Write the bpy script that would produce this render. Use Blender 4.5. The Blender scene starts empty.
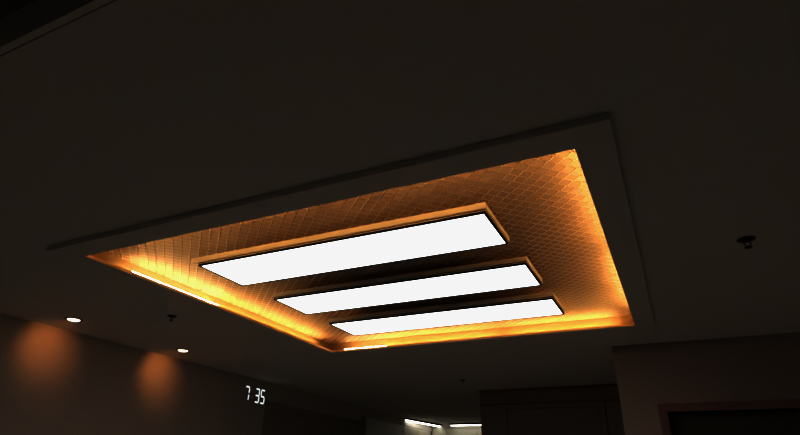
import bpy, bmesh, math
from mathutils import Matrix, Vector

C = bpy.context.scene.collection
EYE = 1.57                       # camera height above the floor; heights below are relative to the eye
def Z(z): return z + EYE

# ------------------------------------------------------------------ materials
def mat(name):
    m = bpy.data.materials.new(name); m.use_nodes = True
    nt = m.node_tree; nt.nodes.clear()
    out = nt.nodes.new('ShaderNodeOutputMaterial')
    return m, nt, out

def plain(name, col, rough=0.6, noise=0.06, scale=30.0, bump=0.0, metal=0.0, spec=0.3):
    m, nt, out = mat(name)
    b = nt.nodes.new('ShaderNodeBsdfPrincipled')
    b.inputs['Roughness'].default_value = rough
    b.inputs['Metallic'].default_value = metal
    b.inputs['Specular IOR Level'].default_value = spec
    tc = nt.nodes.new('ShaderNodeTexCoord')
    n = nt.nodes.new('ShaderNodeTexNoise'); n.inputs['Scale'].default_value = scale
    n.inputs['Detail'].default_value = 4
    nt.links.new(tc.outputs['Object'], n.inputs['Vector'])
    mx = nt.nodes.new('ShaderNodeMix'); mx.data_type = 'RGBA'
    mx.inputs[6].default_value = tuple(c * (1 - noise) for c in col) + (1,)
    mx.inputs[7].default_value = tuple(min(1, c * (1 + noise)) for c in col) + (1,)
    nt.links.new(n.outputs['Fac'], mx.inputs[0])
    nt.links.new(mx.outputs[2], b.inputs['Base Color'])
    if bump:
        bp = nt.nodes.new('ShaderNodeBump'); bp.inputs['Strength'].default_value = bump
        bp.inputs['Distance'].default_value = 0.002
        nt.links.new(n.outputs['Fac'], bp.inputs['Height'])
        nt.links.new(bp.outputs['Normal'], b.inputs['Normal'])
    nt.links.new(b.outputs['BSDF'], out.inputs['Surface'])
    return m

def glow(name, col, strength):
    m, nt, out = mat(name)
    e = nt.nodes.new('ShaderNodeEmission')
    e.inputs['Color'].default_value = tuple(col) + (1,)
    e.inputs['Strength'].default_value = strength
    nt.links.new(e.outputs[0], out.inputs['Surface'])
    return m

def wallpaper():
    """white embossed paper, its relief shade painted into the colour: rows of wavy ribs that nearly touch and enclose diamonds"""
    m, nt, out = mat('embossed_wave_wallpaper')
    N = nt.nodes.new; L = nt.links.new
    b = N('ShaderNodeBsdfPrincipled'); b.inputs['Roughness'].default_value = 0.55
    b.inputs['Specular IOR Level'].default_value = 0.25
    geo = N('ShaderNodeNewGeometry'); sep = N('ShaderNodeSeparateXYZ')
    L(geo.outputs['Position'], sep.inputs[0])
    def M(op, a, c=None):
        n = N('ShaderNodeMath'); n.operation = op
        for i, v in enumerate((a, c)):
            if v is None: continue
            if isinstance(v, (int, float)): n.inputs[i].default_value = v
            else: L(v, n.inputs[i])
        return n.outputs[0]
    t = M('MULTIPLY', sep.outputs[0], 1 / 0.032)
    v = M('MULTIPLY', sep.outputs[1], 2 * math.pi / 0.061)
    wv = M('SUBTRACT', M('MULTIPLY', M('SINE', v), 0.355), M('MULTIPLY', M('SINE', M('MULTIPLY', v, 3)), 0.035))
    def near(a, off):            # distance of a to the nearest 2k + off
        h = M('MULTIPLY', M('SUBTRACT', a, off), 0.5)
        return M('MULTIPLY', M('ABSOLUTE', M('SUBTRACT', h, M('ROUND', h))), 2)
    d = M('MINIMUM', near(M('ADD', t, wv), 0), near(M('SUBTRACT', t, wv), 1))
    mr = N('ShaderNodeMapRange'); mr.interpolation_type = 'SMOOTHSTEP'
    mr.inputs['From Min'].default_value = 0.0; mr.inputs['From Max'].default_value = 0.21
    mr.inputs['To Min'].default_value = 1.0; mr.inputs['To Max'].default_value = 0.0
    L(d, mr.inputs['Value'])
    rib = mr.outputs[0]
    bp = N('ShaderNodeBump'); bp.inputs['Strength'].default_value = 1.0
    bp.inputs['Distance'].default_value = PAPER_RELIEF
    L(rib, bp.inputs['Height']); L(bp.outputs['Normal'], b.inputs['Normal'])
    mx = N('ShaderNodeMix'); mx.data_type = 'RGBA'
    mx.inputs[6].default_value = (0.45, 0.35, 0.30, 1)  # ground darkened and reddened: relief shade and warm dimness painted in
    mx.inputs[7].default_value = (0.82, 0.70, 0.60, 1)  # ribs painted lighter, as if the relief caught the light
    L(rib, mx.inputs[0]); L(mx.outputs[2], b.inputs['Base Color'])
    L(b.outputs['BSDF'], out.inputs['Surface'])
    return m

def wood_floor():
    m, nt, out = mat('wood_floor')
    N = nt.nodes.new; L = nt.links.new
    b = N('ShaderNodeBsdfPrincipled'); b.inputs['Roughness'].default_value = 0.45
    tc = N('ShaderNodeTexCoord'); br = N('ShaderNodeTexBrick')
    br.inputs['Scale'].default_value = 1.0
    br.inputs['Brick Width'].default_value = 0.9; br.inputs['Row Height'].default_value = 0.12
    br.inputs['Mortar Size'].default_value = 0.002
    br.inputs['Color1'].default_value = (0.73, 0.70, 0.64, 1); br.inputs['Color2'].default_value = (0.67, 0.64, 0.58, 1)
    br.inputs['Mortar'].default_value = (0.1, 0.07, 0.05, 1)
    L(tc.outputs['Object'], br.inputs['Vector']); L(br.outputs['Color'], b.inputs['Base Color'])
    L(b.outputs['BSDF'], out.inputs['Surface'])
    return m

PAPER_RELIEF = 0.0085
AMBER = (1.0, 0.54, 0.17)
M_ceil = plain('ceiling_paper', (0.80, 0.78, 0.73), 0.9, 0.03, 60, 0.15, spec=0.1)
M_trim = plain('ceiling_border_paper', (0.80, 0.78, 0.73), 0.9, 0.03, 60, 0.1, spec=0.1)
M_dark = plain('painted_shadow', (0.30, 0.29, 0.26), 0.95, 0.05, 60, spec=0.05)  # dark tone painted in for shade in the groove and the pocket
M_cove = plain('cove_shade_tint', (0.34, 0.25, 0.17), 0.7, 0.03, 40, spec=0.1)  # brown tone paints the wall's shade below the bright crease
M_lip = plain('lip_glow_tint', (0.90, 0.72, 0.50), 0.6, 0.03, 40, spec=0.2)  # bright amber tone paints the tubes' glow onto the lip face
M_paper = wallpaper()
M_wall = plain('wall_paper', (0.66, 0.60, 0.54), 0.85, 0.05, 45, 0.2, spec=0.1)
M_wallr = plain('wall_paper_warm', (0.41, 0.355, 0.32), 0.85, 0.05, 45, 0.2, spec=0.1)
M_case = plain('reddish_wood_casing', (0.27, 0.17, 0.14), 0.6, 0.15, 12, spec=0.2)
M_hall = plain('dim_hall_panel', (0.44, 0.40, 0.33), 0.7, 0.08, 14, spec=0.15)  # tone of the added panel that stands for the dim opening
M_hall2 = plain('dim_doorway_panel', (0.10, 0.095, 0.07), 0.7, 0.08, 14, spec=0.1)  # tone of the added panel that stands for the doorway's darkness
M_door = plain('grey_door_panel', (0.30, 0.28, 0.25), 0.6, 0.05, 20, spec=0.2)
M_cab = plain('cream_cabinet_front', (0.62, 0.58, 0.48), 0.4, 0.03, 20, spec=0.4)
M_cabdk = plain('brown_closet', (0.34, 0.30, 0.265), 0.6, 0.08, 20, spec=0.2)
M_floor = wood_floor()
M_black = plain('black_gasket', (0.012, 0.011, 0.010), 0.6, 0.05, 50, spec=0.2)
M_house = plain('white_metal_housing', (0.82, 0.80, 0.77), 0.45, 0.02, 20, spec=0.4)
M_diff = glow('panel_diffuser', (0.955, 0.985, 1.0), 2.75)
M_cool = glow('kitchen_tube', (1.0, 0.98, 0.88), 6)
M_warm = glow('downlight_lens', (1.0, 0.80, 0.55), 2.5)
M_digit = glow('clock_digit', (0.92, 0.98, 1.0), 1.0)
M_tube = glow('cove_tube_glow', AMBER, 72.0)
M_tube_near = glow('cove_tube_glow_bright', (1.0, 0.60, 0.24), 125)
M_cap = plain('tube_end_cap', (0.6, 0.55, 0.5), 0.5)
M_metal = plain('dull_sprinkler_metal', (0.05, 0.045, 0.04), 0.5, 0.1, 60, metal=0.5)
M_ring = plain('downlight_ring', (0.10, 0.05, 0.03), 0.6, 0.05, 60, spec=0.1)
M_glass = plain('night_window_glass', (0.012, 0.014, 0.018), 0.08, 0.02, 10, spec=0.5)
M_alu = plain('window_frame_white', (0.55, 0.53, 0.5), 0.5, 0.02, 20)

# ------------------------------------------------------------------ mesh helpers
def box(bm, x0, x1, y0, y1, z0, z1):
    vs = [bm.verts.new((x, y, z)) for z in (z0, z1) for y in (y0, y1) for x in (x0, x1)]
    for f in ((0,2,3,1),(4,5,7,6),(0,1,5,4),(2,6,7,3),(0,4,6,2),(1,3,7,5)):
        bm.faces.new([vs[i] for i in f])

def ring(bm, o, i, z0, z1):
    """rectangular ring; o and i = (x0, x1, y0, y1)"""
    def cs(r, z): return [bm.verts.new(p + (z,)) for p in ((r[0],r[2]),(r[1],r[2]),(r[1],r[3]),(r[0],r[3]))]
    a, b, c, d = cs(o, z0), cs(i, z0), cs(o, z1), cs(i, z1)
    for k in range(4):
        n = (k + 1) % 4
        bm.faces.new((a[k], b[k], b[n], a[n])); bm.faces.new((c[k], c[n], d[n], d[k]))
        bm.faces.new((a[k], a[n], c[n], c[k])); bm.faces.new((b[k], d[k], d[n], b[n]))

def lathe(bm, prof, seg=32, c=(0, 0)):
    rows = []
    for r, z in prof:
        rows.append([bm.verts.new((c[0] + r*math.cos(2*math.pi*k/seg), c[1] + r*math.sin(2*math.pi*k/seg), z)) for k in range(seg)])
    for a, b in zip(rows, rows[1:]):
        for k in range(seg):
            n = (k + 1) % seg
            bm.faces.new((a[k], a[n], b[n], b[k]))
    return rows

def tube(bm, p, q, r, seg=12):
    p, q = Vector(p), Vector(q); d = (q - p).normalized()
    s = d.orthogonal().normalized(); t = d.cross(s)
    rows = [[bm.verts.new(c + r*(math.cos(2*math.pi*k/seg)*s + math.sin(2*math.pi*k/seg)*t)) for k in range(seg)] for c in (p, q)]
    for k in range(seg):
        n = (k + 1) % seg
        bm.faces.new((rows[0][k], rows[0][n], rows[1][n], rows[1][k]))
    bm.faces.new(rows[0][::-1]); bm.faces.new(rows[1])

def obj(name, bm, m, parent=None, loc=None, bevel=0, smooth=False):
    bmesh.ops.recalc_face_normals(bm, faces=bm.faces)
    if loc is not None and parent is None:
        bmesh.ops.translate(bm, verts=bm.verts, vec=-Vector(loc))
    me = bpy.data.meshes.new(name); bm.to_mesh(me); bm.free()
    me.materials.append(m)
    if smooth:
        for p in me.polygons: p.use_smooth = True
    o = bpy.data.objects.new(name, me); C.objects.link(o)
    if loc is not None and parent is None: o.location = loc
    if parent: o.parent = parent
    if bevel:
        b = o.modifiers.new('bevel', 'BEVEL'); b.width = bevel; b.segments = 2; b.limit_method = 'ANGLE'
    return o

def thing(name, label, cat, loc, group=None):
    o = bpy.data.objects.new(name, None); C.objects.link(o)
    o.location = loc; o.empty_display_size = 0.1
    o['label'] = label; o['category'] = cat
    if group: o['group'] = group
    return o
def struct(name, bm, m, label=None, parent=None):
    o = obj(name, bm, m, parent)
    if not parent: o['kind'] = 'structure'
    if label: o['label'] = label
    if label and not parent: o['category'] = name.split('_')[0]
    return o
def nb(): return bmesh.new()

# ------------------------------------------------------------------ key dimensions
OP = (-2.552, -0.149, 1.579, 3.916)              # opening of the lit recess
SET = 0.10                                       # cove shelf depth
RW = (OP[0]-SET, OP[1]+SET, OP[2]-SET, OP[3]+SET)
FR = (-2.672, -0.027, 1.457, 4.03)               # dropped border round the recess
ZC = 1.027; ZB = 1.0; ZS = 1.005; ZL = 1.017; ZR = 1.102     # ceiling, border underside, lip top, recess ceiling
XL, XR, YB, YK = -4.17, 2.7, -1.6, 9.95
YW = 4.60                                        # wall on the right
YC = 6.40                                        # closet wall
FZ = -EYE

# ------------------------------------------------------------------ setting
bm = nb(); box(bm, -5.6, XR+.15, YB-.15, YK+.6, Z(FZ)-.12, Z(FZ))
struct('floor', bm, M_floor, 'pale wooden plank floor of the dark living room')

PK = (0.20, 0.50)                                # curtain pocket across the ceiling
bm = nb()
ring(bm, (-5.6, XR+.15, PK[1]+.03, YK+.6), RW, Z(ZC), Z(ZC)+.16)
box(bm, -5.6, XR+.15, YB-.15, PK[0], Z(ZC), Z(ZC)+.16)
box(bm, -5.6, XR+.15, PK[0], PK[1]+.03, Z(ZC)+.15, Z(ZC)+.20)
ceil = struct('ceiling', bm, M_ceil, 'dark flat ceiling around the lit recess')
bm = nb(); box(bm, RW[0]-.02, RW[1]+.02, RW[2]-.02, RW[3]+.02, Z(ZR), Z(ZR)+.03)
o = obj('recess_ceiling', bm, M_paper, ceil); o['label'] = 'recess ceiling papered with embossed wavy diamond lines'
bm = nb(); ring(bm, (RW[0]-.012, RW[1]+.012, RW[2]-.012, RW[3]+.012), (RW[0]+.001, RW[1]-.001, RW[2]+.001, RW[3]-.001), Z(ZS), Z(ZR))
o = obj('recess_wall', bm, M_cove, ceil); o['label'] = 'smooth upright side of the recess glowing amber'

bm = nb(); box(bm, XL, XR, PK[1]+.008, PK[1]+.026, Z(ZC)-.006, Z(ZC)+.15)
t = struct('trim_1', bm, M_trim, 'thin strip edging the curtain pocket in the near ceiling')
bm = nb(); box(bm, XL, XR, PK[1]+.026, PK[1]+.033, Z(ZC)-.001, Z(ZC)+.002)
obj('painted_shadow', bm, M_dark, t)  # dark strip painted for the groove's shadow
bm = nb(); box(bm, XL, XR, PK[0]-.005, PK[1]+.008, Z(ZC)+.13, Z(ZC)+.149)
obj('pocket_shade_sheet', bm, M_dark, t)  # sheet in the same painted shadow tone, darkening the pocket

bm = nb(); ring(bm, FR, OP, Z(ZB), Z(ZS))
ring(bm, (OP[0]-.004, OP[1]+.004, OP[2]-.004, OP[3]+.004), OP, Z(ZS), Z(ZL))
ring(bm, FR, (RW[0]-.012, RW[1]+.012, RW[2]-.012, RW[3]+.012), Z(ZS), Z(ZC)-.0005)
border = struct('trim_2', bm, M_trim, 'shallow dropped border framing the lit ceiling recess')
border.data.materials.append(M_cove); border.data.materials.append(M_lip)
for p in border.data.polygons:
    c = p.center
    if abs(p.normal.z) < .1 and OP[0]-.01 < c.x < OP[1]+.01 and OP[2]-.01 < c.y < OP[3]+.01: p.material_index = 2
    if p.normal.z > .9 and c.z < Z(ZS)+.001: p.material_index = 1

# left wall with the dark opening to the hall
H0, H1, HZ = 5.10, 7.30, 0.83
bm = nb()
box(bm, XL-.15, XL, YB-.15, H0, Z(FZ), Z(ZC)); box(bm, XL-.15, XL, H0, H1, Z(HZ), Z(ZC))
struct('wall_left', bm, M_wall, 'dark papered wall on the left washed by two orange pools of light')
bm = nb(); box(bm, -5.5, -5.35, H0-.4, YK, Z(FZ), Z(ZC))
box(bm, -5.35, XL-.15, H0-.4, H0-.25, Z(FZ), Z(ZC)); box(bm, -5.35, XL-.15, H1+.02, H1+.14, Z(FZ), Z(ZC))
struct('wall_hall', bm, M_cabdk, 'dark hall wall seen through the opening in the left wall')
bm = nb(); box(bm, -5.35, -1.9, YK+.4, YK+.5, Z(FZ), Z(ZC)); struct('wall_kitchen', bm, M_wall, 'kitchen end wall behind the cream cabinets')
bm = nb(); box(bm, XL-.10, XL-.06, H0+.05, H1, Z(FZ), Z(HZ)-.05); dd = struct('door_2', bm, M_hall, 'added dim panel standing for the dark opening in the left wall past the clock')  # added panel, dim colour in place of the unlit hall
bm = nb(); box(bm, XL-.12, XL-.03, H0+.001, H0+.05, Z(FZ), Z(HZ)); box(bm, XL-.12, XL-.03, H0+.05, H1, Z(HZ)-.05, Z(HZ)-.001); obj('door_casing', bm, M_hall, dd)  # edging of the added hall panel
# right wall with its dark doorway
DX0, DX1, DZ = -0.074, 0.92, 0.535
bm = nb()
box(bm, -0.372, DX0, YW, YW+.16, Z(FZ), Z(ZC)); box(bm, DX0, DX1, YW, YW+.16, Z(DZ), Z(ZC)); box(bm, DX1, XR, YW, YW+.16, Z(FZ), Z(ZC))
box(bm, -0.372, -0.232, YW+.16, YC, Z(FZ), Z(ZC))
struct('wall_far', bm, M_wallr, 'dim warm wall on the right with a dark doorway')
bm = nb()
w = .045
box(bm, DX0-w, DX0+.012, YW-.014, YW-.0005, Z(FZ), Z(DZ)+w); box(bm, DX1-.012, DX1+w, YW-.014, YW-.0005, Z(FZ), Z(DZ)+w)
box(bm, DX0+.012, DX1-.012, YW-.014, YW-.0005, Z(DZ)-.012, Z(DZ)+w)
struct('trim_3', bm, M_case, 'reddish wood casing around the dark doorway')
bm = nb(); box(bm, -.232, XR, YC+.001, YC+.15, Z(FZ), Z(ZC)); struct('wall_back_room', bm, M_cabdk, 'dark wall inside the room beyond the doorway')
bm = nb(); box(bm, XR, XR+.15, YB-.15, YC+.15, Z(FZ), Z(ZC)); struct('wall_right', bm, M_wall, 'plain wall on the right side of the room')
bm = nb(); box(bm, DX0+.0125, DX1-.0125, YW+.09, YW+.13, Z(FZ), Z(DZ)-.012); dd = struct('door_3', bm, M_hall2, 'added dark panel standing for the unlit doorway in the reddish casing on the right')  # added panel, its colour stands for the dark behind the doorway
bm = nb(); tube(bm, (DX1-.10, YW+.05, Z(-.55)), (DX1-.22, YW+.05, Z(-.55)), .009); tube(bm, (DX1-.10, YW+.05, Z(-.55)), (DX1-.10, YW+.09, Z(-.55)), .011); obj('door_handle', bm, M_metal, dd)  # handle on the added doorway panel
# near wall with a night window (behind the viewer)
bm = nb(); WZ0, WZ1, WX0, WX1 = -1.2, .75, -3.2, 1.8
box(bm, XL, XR, YB-.15, YB, Z(FZ), Z(WZ0)); box(bm, XL, XR, YB-.15, YB, Z(WZ1), Z(ZC))
box(bm, XL, WX0, YB-.15, YB, Z(WZ0), Z(WZ1)); box(bm, WX1, XR, YB-.15, YB, Z(WZ0), Z(WZ1))
struct('wall_near', bm, M_wall)
bm = nb(); box(bm, WX0, WX1, YB-.10, YB-.09, Z(WZ0), Z(WZ1)); wn = struct('window_1', bm, M_glass)
bm = nb()
for k in range(5):
    x = WX0 + (WX1-WX0)*k/4
    box(bm, x-.03, x+.03, YB-.12, YB-.04, Z(WZ0), Z(WZ1))
box(bm, WX0, WX1, YB-.12, YB-.04, Z(WZ0)-.0, Z(WZ0)+.06); box(bm, WX0, WX1, YB-.12, YB-.04, Z(WZ1)-.06, Z(WZ1))
obj('window_frame', bm, M_alu, wn)
# closet block between the kitchen and the right wall
CX0, CX1 = -2.06, -0.372
bm = nb(); box(bm, CX0, CX1, YC, YC+.14, Z(FZ), Z(ZC)); box(bm, CX0, CX0+.14, YC+.14, YK+.4, Z(FZ), Z(ZC))
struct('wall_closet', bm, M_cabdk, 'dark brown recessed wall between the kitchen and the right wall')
bm = nb(); box(bm, CX0, CX1, YC-.02, YC-.0005, Z(.853), Z(.868)); box(bm, CX0+.0, CX1, YC-.03, YC-.0005, Z(ZC)-.02, Z(ZC)-.001)
struct('trim_4', bm, M_case)
bm = nb(); box(bm, -1.74, -.74, YC-.018, YC-.0005, Z(FZ), Z(.80)); d = struct('door_1', bm, M_door, 'dim grey door in the brown recessed wall')
bm = nb(); box(bm, -1.80, -1.745, YC-.03, YC-.0005, Z(FZ), Z(.85)); box(bm, -.735, -.68, YC-.03, YC-.0005, Z(FZ), Z(.85))
box(bm, -1.745, -.735, YC-.03, YC-.0005, Z(.805), Z(.85)); obj('door_casing', bm, M_cabdk, d)
bm = nb(); tube(bm, (-.82, YC-.06, Z(-.55)), (-.95, YC-.06, Z(-.55)), .009); tube(bm, (-.82, YC-.06, Z(-.55)), (-.82, YC-.018, Z(-.55)), .011)
obj('door_handle', bm, M_metal, d)
# baseboards
bm = nb(); box(bm, XL+.0005, XL+.015, YB+.01, H0-.01, Z(FZ)+.001, Z(FZ)+.08); struct('baseboard_left', bm, M_cab)

# ------------------------------------------------------------------ kitchen units
def cabinet(label, x0, x1, y0, y1, z0, z1, axis, edges, grp):
    t = thing('kitchen_cabinet', label, 'cabinet', ((x0+x1)/2, (y0+y1)/2, Z(z0)), grp)
    L = Vector(t.location)
    def sh(b): bmesh.ops.translate(b, verts=b.verts, vec=-L); return b
    b = nb()
    if axis == 'x': box(b, x0, x1-.02, y0, y1, Z(z0), Z(z1))
    else: box(b, x0, x1, y0+.02, y1, Z(z0), Z(z1))
    obj('carcass', sh(b), M_cab, t)
    for e0, e1 in zip(edges, edges[1:]):
        b = nb()
        if axis == 'x': box(b, x1-.0195, x1, e0+.004, e1-.004, Z(z0)+.004, Z(z1)-.004)
        else: box(b, e0+.004, e1-.004, y0, y0+.0195, Z(z0)+.004, Z(z1)-.004)
        dr = obj('door', sh(b), M_cab, t, bevel=.002)
        b = nb()
        if axis == 'x': tube(b, (x1+.02, e1-.05, Z(z0)+.25), (x1+.02, e1-.05, Z(z0)+.4), .005)
        else: tube(b, (e1-.05, y0-.02, Z(z0)+.25), (e1-.05, y0-.02, Z(z0)+.4), .005)
        obj('handle', sh(b), M_metal, dr)
    return t
CT = 0.905
cabinet('cream tall kitchen cabinets along the left side beyond the dark opening', -4.75, XL, H1+.15, 9.93, FZ, CT, 'x', [H1+.15, 8.1, 8.75, 9.35, 9.93], None)
cabinet('cream kitchen cabinets across the far end under the straight light bar', -4.16, CX0-.01, YK, YK+.39, FZ, .95, 'y', [-4.16, -3.86, -3.30, -2.70, -2.07], None)
bm = nb(); box(bm, -4.75, XL, H1+.001, YK+.4, Z(CT)+.002, Z(ZC)); box(bm, XL, CX0, YK, YK+.4, Z(.952), Z(ZC))
struct('trim_5', bm, M_wall)

def bar(label, p, q, w, h):
    """slim linear lamp under the ceiling from p to q"""
    p, q = Vector(p), Vector(q); d = (q-p); L = d.length; a = math.atan2(d.y, d.x)
    t = thing('linear_ceiling_lamp', label, 'ceiling lamp', ((p.x+q.x)/2, (p.y+q.y)/2, Z(ZC)), 'kitchen light bars')
    t.rotation_euler = (0, 0, a)
    b = nb(); box(b, -L/2, L/2, -w/2, w/2, -h, 0); obj('housing', b, M_black, t)
    b = nb(); box(b, -L/2+.008, L/2-.008, -w/2+.012, w/2-.012, -h-.012, -h); obj('diffuser', b, M_cool, t, bevel=.004)
    return t
bar('white glowing kitchen light bar slanting away, left of the two', (-4.17, 8.80, 0), (-4.00, 9.94, 0), .085, .03)
bar('white glowing kitchen light bar lying level, beside the brown wall', (-3.74, 9.83, 0), (-2.8, 9.83, 0), .08, .03)

# ------------------------------------------------------------------ three panel lights in the recess
def panel(cy, x0, x1, label, near=False):
    hy = .167
    cx = (x0+x1)/2; hx = (x1-x0)/2
    t = thing('panel_light', label, 'ceiling light', (cx, cy, Z(ZR)), 'panel lights in the recess')
    def r(b, gx0, gx1, z0, z1): ring(b, (-hx-gx0, hx+gx0, -hy-gx0, hy+gx0), (-hx+gx1, hx-gx1, -hy+gx1, hy-gx1), z0-ZR, z1-ZR)
    b = nb(); box(b, -hx, hx, -hy, hy, 1.0245-ZR, 1.029-ZR); obj('diffuser', b, M_diff, t)
    b = nb(); r(b, .010, -.0005, 1.0225, 1.031); o = obj('frame', b, M_black, t)
    b = nb(); r(b, .013, .004, 1.0312, 1.0345); obj('inner_rim', b, M_house, t)
    b = nb(); r(b, .012, .004, 1.0347, 1.0385); obj('gasket', b, M_black, t)
    b = nb(); box(b, -hx-.016, hx+.016, -hy-.016, hy+.016, 1.0387-ZR, 1.064-ZR); obj('housing', b, M_house, t, bevel=.003)
    if near: b = nb(); box(b, -hx-.060, hx+.0165, -hy-.0185, -hy-.0162, 1.0395-ZR, 1.068-ZR); obj('side_flange', b, M_house, t)
    b = nb(); box(b, -hx+.14, hx-.14, -hy+.09, hy-.09, 1.064-ZR, -.0005); obj('mounting_base', b, M_house, t)
    return t
panel(2.126, -2.148, -.581, 'bright white rectangular panel light nearest the viewer, largest of three', True)
panel(2.760, -2.137, -.566, 'bright white rectangular panel light in the middle of three')
panel(3.379, -2.121, -.557, 'bright white rectangular panel light farthest away, smallest of three')

# ------------------------------------------------------------------ cove tubes lying on the shelf
def cove(p, q, label, zc=.0105, m=None, rad=.005):
    p, q = Vector(p), Vector(q); c = (p+q)/2; d = q-p; L = d.length
    t = thing('cove_tube_light', label, 'strip light', (c.x, c.y, Z(ZS)), 'amber tubes on the recess ledge')
    t.rotation_euler = (0, 0, math.atan2(d.y, d.x))
    b = nb(); tube(b, (-L/2+.012, 0, zc), (L/2-.012, 0, zc), rad); obj('tube', b, m or M_tube, t, smooth=False)
    b = nb(); box(b, -L/2, L/2, -.004, .004, 0.0002, zc-.0052); obj('base_channel', b, M_cap, t)
    for s in (-1, 1):
        b = nb(); box(b, *(sorted((s*L/2, s*(L/2-.012)))), -.006, .006, zc-.006, zc+.006); obj('end_cap', b, M_cap, t)
    return t
sx0, sx1, sy0, sy1 = OP[0]-.036, OP[1]+.036, OP[2]-.036, OP[3]+.036
cove((OP[0]-.021, 1.86), (OP[0]-.021, 2.56), 'thin white-hot cove tube showing over the left ledge of the recess', .0192, M_tube_near, .0032)
cove((sx0, 2.47), (sx0, 3.78), 'amber cove tube hidden on the left ledge near the far left corner')
cove((OP[0]+.10, OP[3]+.021), (OP[0]+.52, OP[3]+.021), 'short bright cove tube on the far ledge next to the left corner', .0172, M_tube_near, .0022)
cove((OP[0]+.44, sy1), (OP[0]+1.45, sy1), 'amber cove tube hidden on the middle of the far ledge')
cove((OP[0]+1.48, sy1), (OP[1]-.10, sy1), 'amber cove tube hidden on the far ledge near the right corner')
cove((sx1, OP[2]+.02), (sx1, 2.68), 'amber cove tube hidden on the right ledge, nearer half')
cove((sx1, 2.72), (sx1, OP[3]-.12), 'amber cove tube hidden on the right ledge, farther half')
cove((OP[0]+.14, sy0), (-1.36, sy0), 'amber cove tube hidden on the near ledge, left half')
cove((-1.32, sy0), (OP[1]-.1, sy0), 'amber cove tube hidden on the near ledge, right half')

# ------------------------------------------------------------------ downlights
def downlight(x, y, aim, label):
    t = thing('recessed_downlight', label, 'downlight', (x, y, Z(ZC)), 'downlights along the left wall')
    b = nb(); lathe(b, [(.044, -.002), (.046, -.006), (.055, -.006), (.058, -.0005)], 40); obj('bezel', b, M_ring, t, smooth=True)
    b = nb(); rows = lathe(b, [(.0445, -.0035), (.038, -.010), (.023, -.0145), (.008, -.016)], 40); b.faces.new(rows[-1]); obj('lens', b, M_warm, t, smooth=True)
    l = bpy.data.lights.new('downlight_beam', 'SPOT'); l.energy = 3.3; l.color = (1.0, .38, .11)
    l.spot_size = math.radians(81); l.spot_blend = 1.0; l.shadow_soft_size = .02
    lo = bpy.data.objects.new('downlight_beam', l); C.objects.link(lo); lo.parent = t
    lo.location = (0, 0, -.03)
    d = Vector(aim) - Vector((x, y, ZC-.03))
    lo.rotation_euler = d.to_track_quat('-Z', 'Y').to_euler()
downlight(-3.816, 2.420, (XL, 2.50, .86), 'small glowing round downlight, left and nearer of the two')
downlight(-3.826, 3.476, (XL, 3.56, .86), 'small glowing round downlight, right and farther of the two')

# ------------------------------------------------------------------ sprinklers
def sprinkler(x, y, label, s=1.0):
    t = thing('fire_sprinkler', label, 'sprinkler', (x, y, Z(ZC)), 'ceiling sprinkler heads')
    b = nb(); rows = lathe(b, [(.040*s, -.0005), (.038*s, -.005*s), (.020*s, -.012*s), (.012*s, -.012*s)], 28); b.faces.new(rows[-1]); obj('escutcheon', b, M_metal, t, smooth=True)
    b = nb()
    for k in (-1, 1):
        tube(b, (k*.010*s, 0, -.012*s), (k*.014*s, 0, -.026*s), .003*s, 8); tube(b, (k*.014*s, 0, -.026*s), (0, 0, -.040*s), .003*s, 8)
    obj('frame_arms', b, M_metal, t)
    b = nb(); rows = lathe(b, [(.003*s, -.038*s), (.017*s, -.041*s), (.017*s, -.044*s), (.003*s, -.046*s)], 20); b.faces.new(rows[-1]); obj('deflector', b, M_metal, t)
sprinkler(.418, 2.667, 'dark sprinkler head on the plain ceiling right of the recess', .95)
sprinkler(-3.066, 2.628, 'dark sprinkler head on the ceiling between recess and downlights', .8)
sprinkler(-2.003, 5.66, 'faint sprinkler head on the ceiling beyond the recess', .8)

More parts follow.
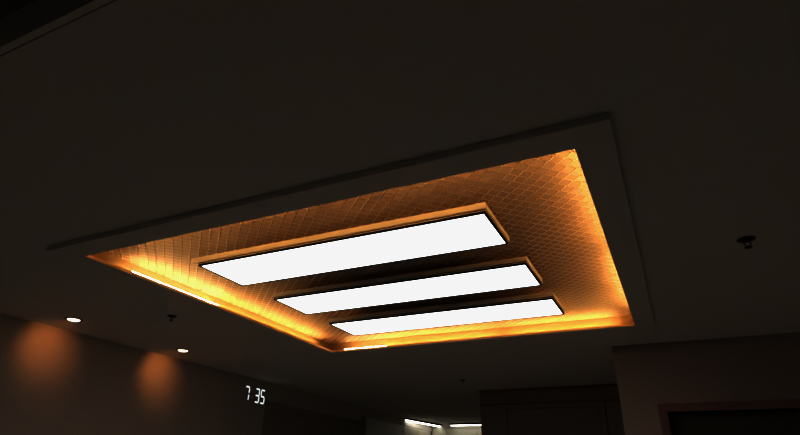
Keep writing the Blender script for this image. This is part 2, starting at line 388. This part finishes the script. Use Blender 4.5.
# ------------------------------------------------------------------ wall clock 7 35
def segments(digit):
    on = {'7': 'abc', '3': 'abgcd', '5': 'afgcd'}[digit]
    return on
clock = thing('digital_wall_clock', 'white glowing digital clock reading 7 35 on the dark left wall', 'clock', (XL, 4.722, Z(.777)))
def digit(ch, y0, w=.074, h=.155, th=.017):
    # local frame: +Y runs along the wall, +Z up, +X out of the wall
    b = nb(); hh = h/2; g = .004
    def seg(pts):
        lo = [b.verts.new((.010, y0+p[0], p[1])) for p in pts]; hi = [b.verts.new((.018, y0+p[0], p[1])) for p in pts]
        b.faces.new(lo[::-1]); b.faces.new(hi); n = len(pts)
        for k in range(n): b.faces.new((lo[k], lo[(k+1) % n], hi[(k+1) % n], hi[k]))
    def hor(zc): seg([(g, zc), (g+th/2, zc+th/2), (w-g-th/2, zc+th/2), (w-g, zc), (w-g-th/2, zc-th/2), (g+th/2, zc-th/2)])
    def ver(yc, za, zb): seg([(yc, za+g), (yc+th/2, za+g+th/2), (yc+th/2, zb-g-th/2), (yc, zb-g), (yc-th/2, zb-g-th/2), (yc-th/2, za+g+th/2)])
    t2 = th/2
    for s in segments(ch):
        if s == 'a': hor(h-t2)
        if s == 'g': hor(hh)
        if s == 'd': hor(t2)
        if s == 'b': ver(w-t2, hh, h-t2)
        if s == 'c': ver(w-t2, t2, hh)
        if s == 'f': ver(t2, hh, h-t2)
        if s == 'e': ver(t2, t2, hh)
    o = obj('digit', b, M_digit, clock); o.data.materials.append(M_black)
    for p in o.data.polygons: p.material_index = 0 if p.center.x > .0175 else 1
digit('7', 0); digit('3', .170); digit('5', .262)
bm = nb(); box(bm, .0005, .0095, -.004, .34, .068, .087)
for y in (.0, .170, .262):
    box(bm, .0005, .0095, y+.056, y+.072, .010, .068); box(bm, .0005, .0095, y+.056, y+.072, .087, .146)
obj('mounting_rail', bm, M_wall, clock)

# ------------------------------------------------------------------ faint bluish world background; area lamp maker left unused
def area(name, loc, rot, sx, sy, e, col):
    l = bpy.data.lights.new(name, 'AREA'); l.shape = 'RECTANGLE'; l.size = sx; l.size_y = sy; l.energy = e; l.color = col
    o = bpy.data.objects.new(name, l); C.objects.link(o); o.location = loc; o.rotation_euler = rot; return o
w = bpy.data.worlds.new('night'); bpy.context.scene.world = w; w.use_nodes = True
w.node_tree.nodes['Background'].inputs[0].default_value = (.6, .7, 1, 1)
w.node_tree.nodes['Background'].inputs[1].default_value = .002

# ------------------------------------------------------------------ camera
cam = bpy.data.cameras.new('camera'); co = bpy.data.objects.new('camera', cam); C.objects.link(co)
R = Matrix(((0.90062529, 0.17482694, 0.39788142), (0.43402768, -0.40864809, -0.80288649), (0.02222729, 0.89579143, -0.44391854)))
co.matrix_world = Matrix.Translation((0, 0, Z(0))) @ R.to_4x4()
cam.sensor_width = 36; cam.lens = 540.37/800*36; cam.clip_start = .02
bpy.context.scene.camera = co

v = bpy.context.scene.view_settings
v.view_transform = 'Standard'; v.look = 'None'; v.exposure = 0; v.gamma = 0.63
v.use_curve_mapping = True          # film-like white level, highlights end just below paper white
cm = v.curve_mapping; cm.extend = 'HORIZONTAL'
c = cm.curves[3]; c.points[1].location = (0.94, 0.94)
for p in c.points: p.handle_type = 'VECTOR'
cm.update()
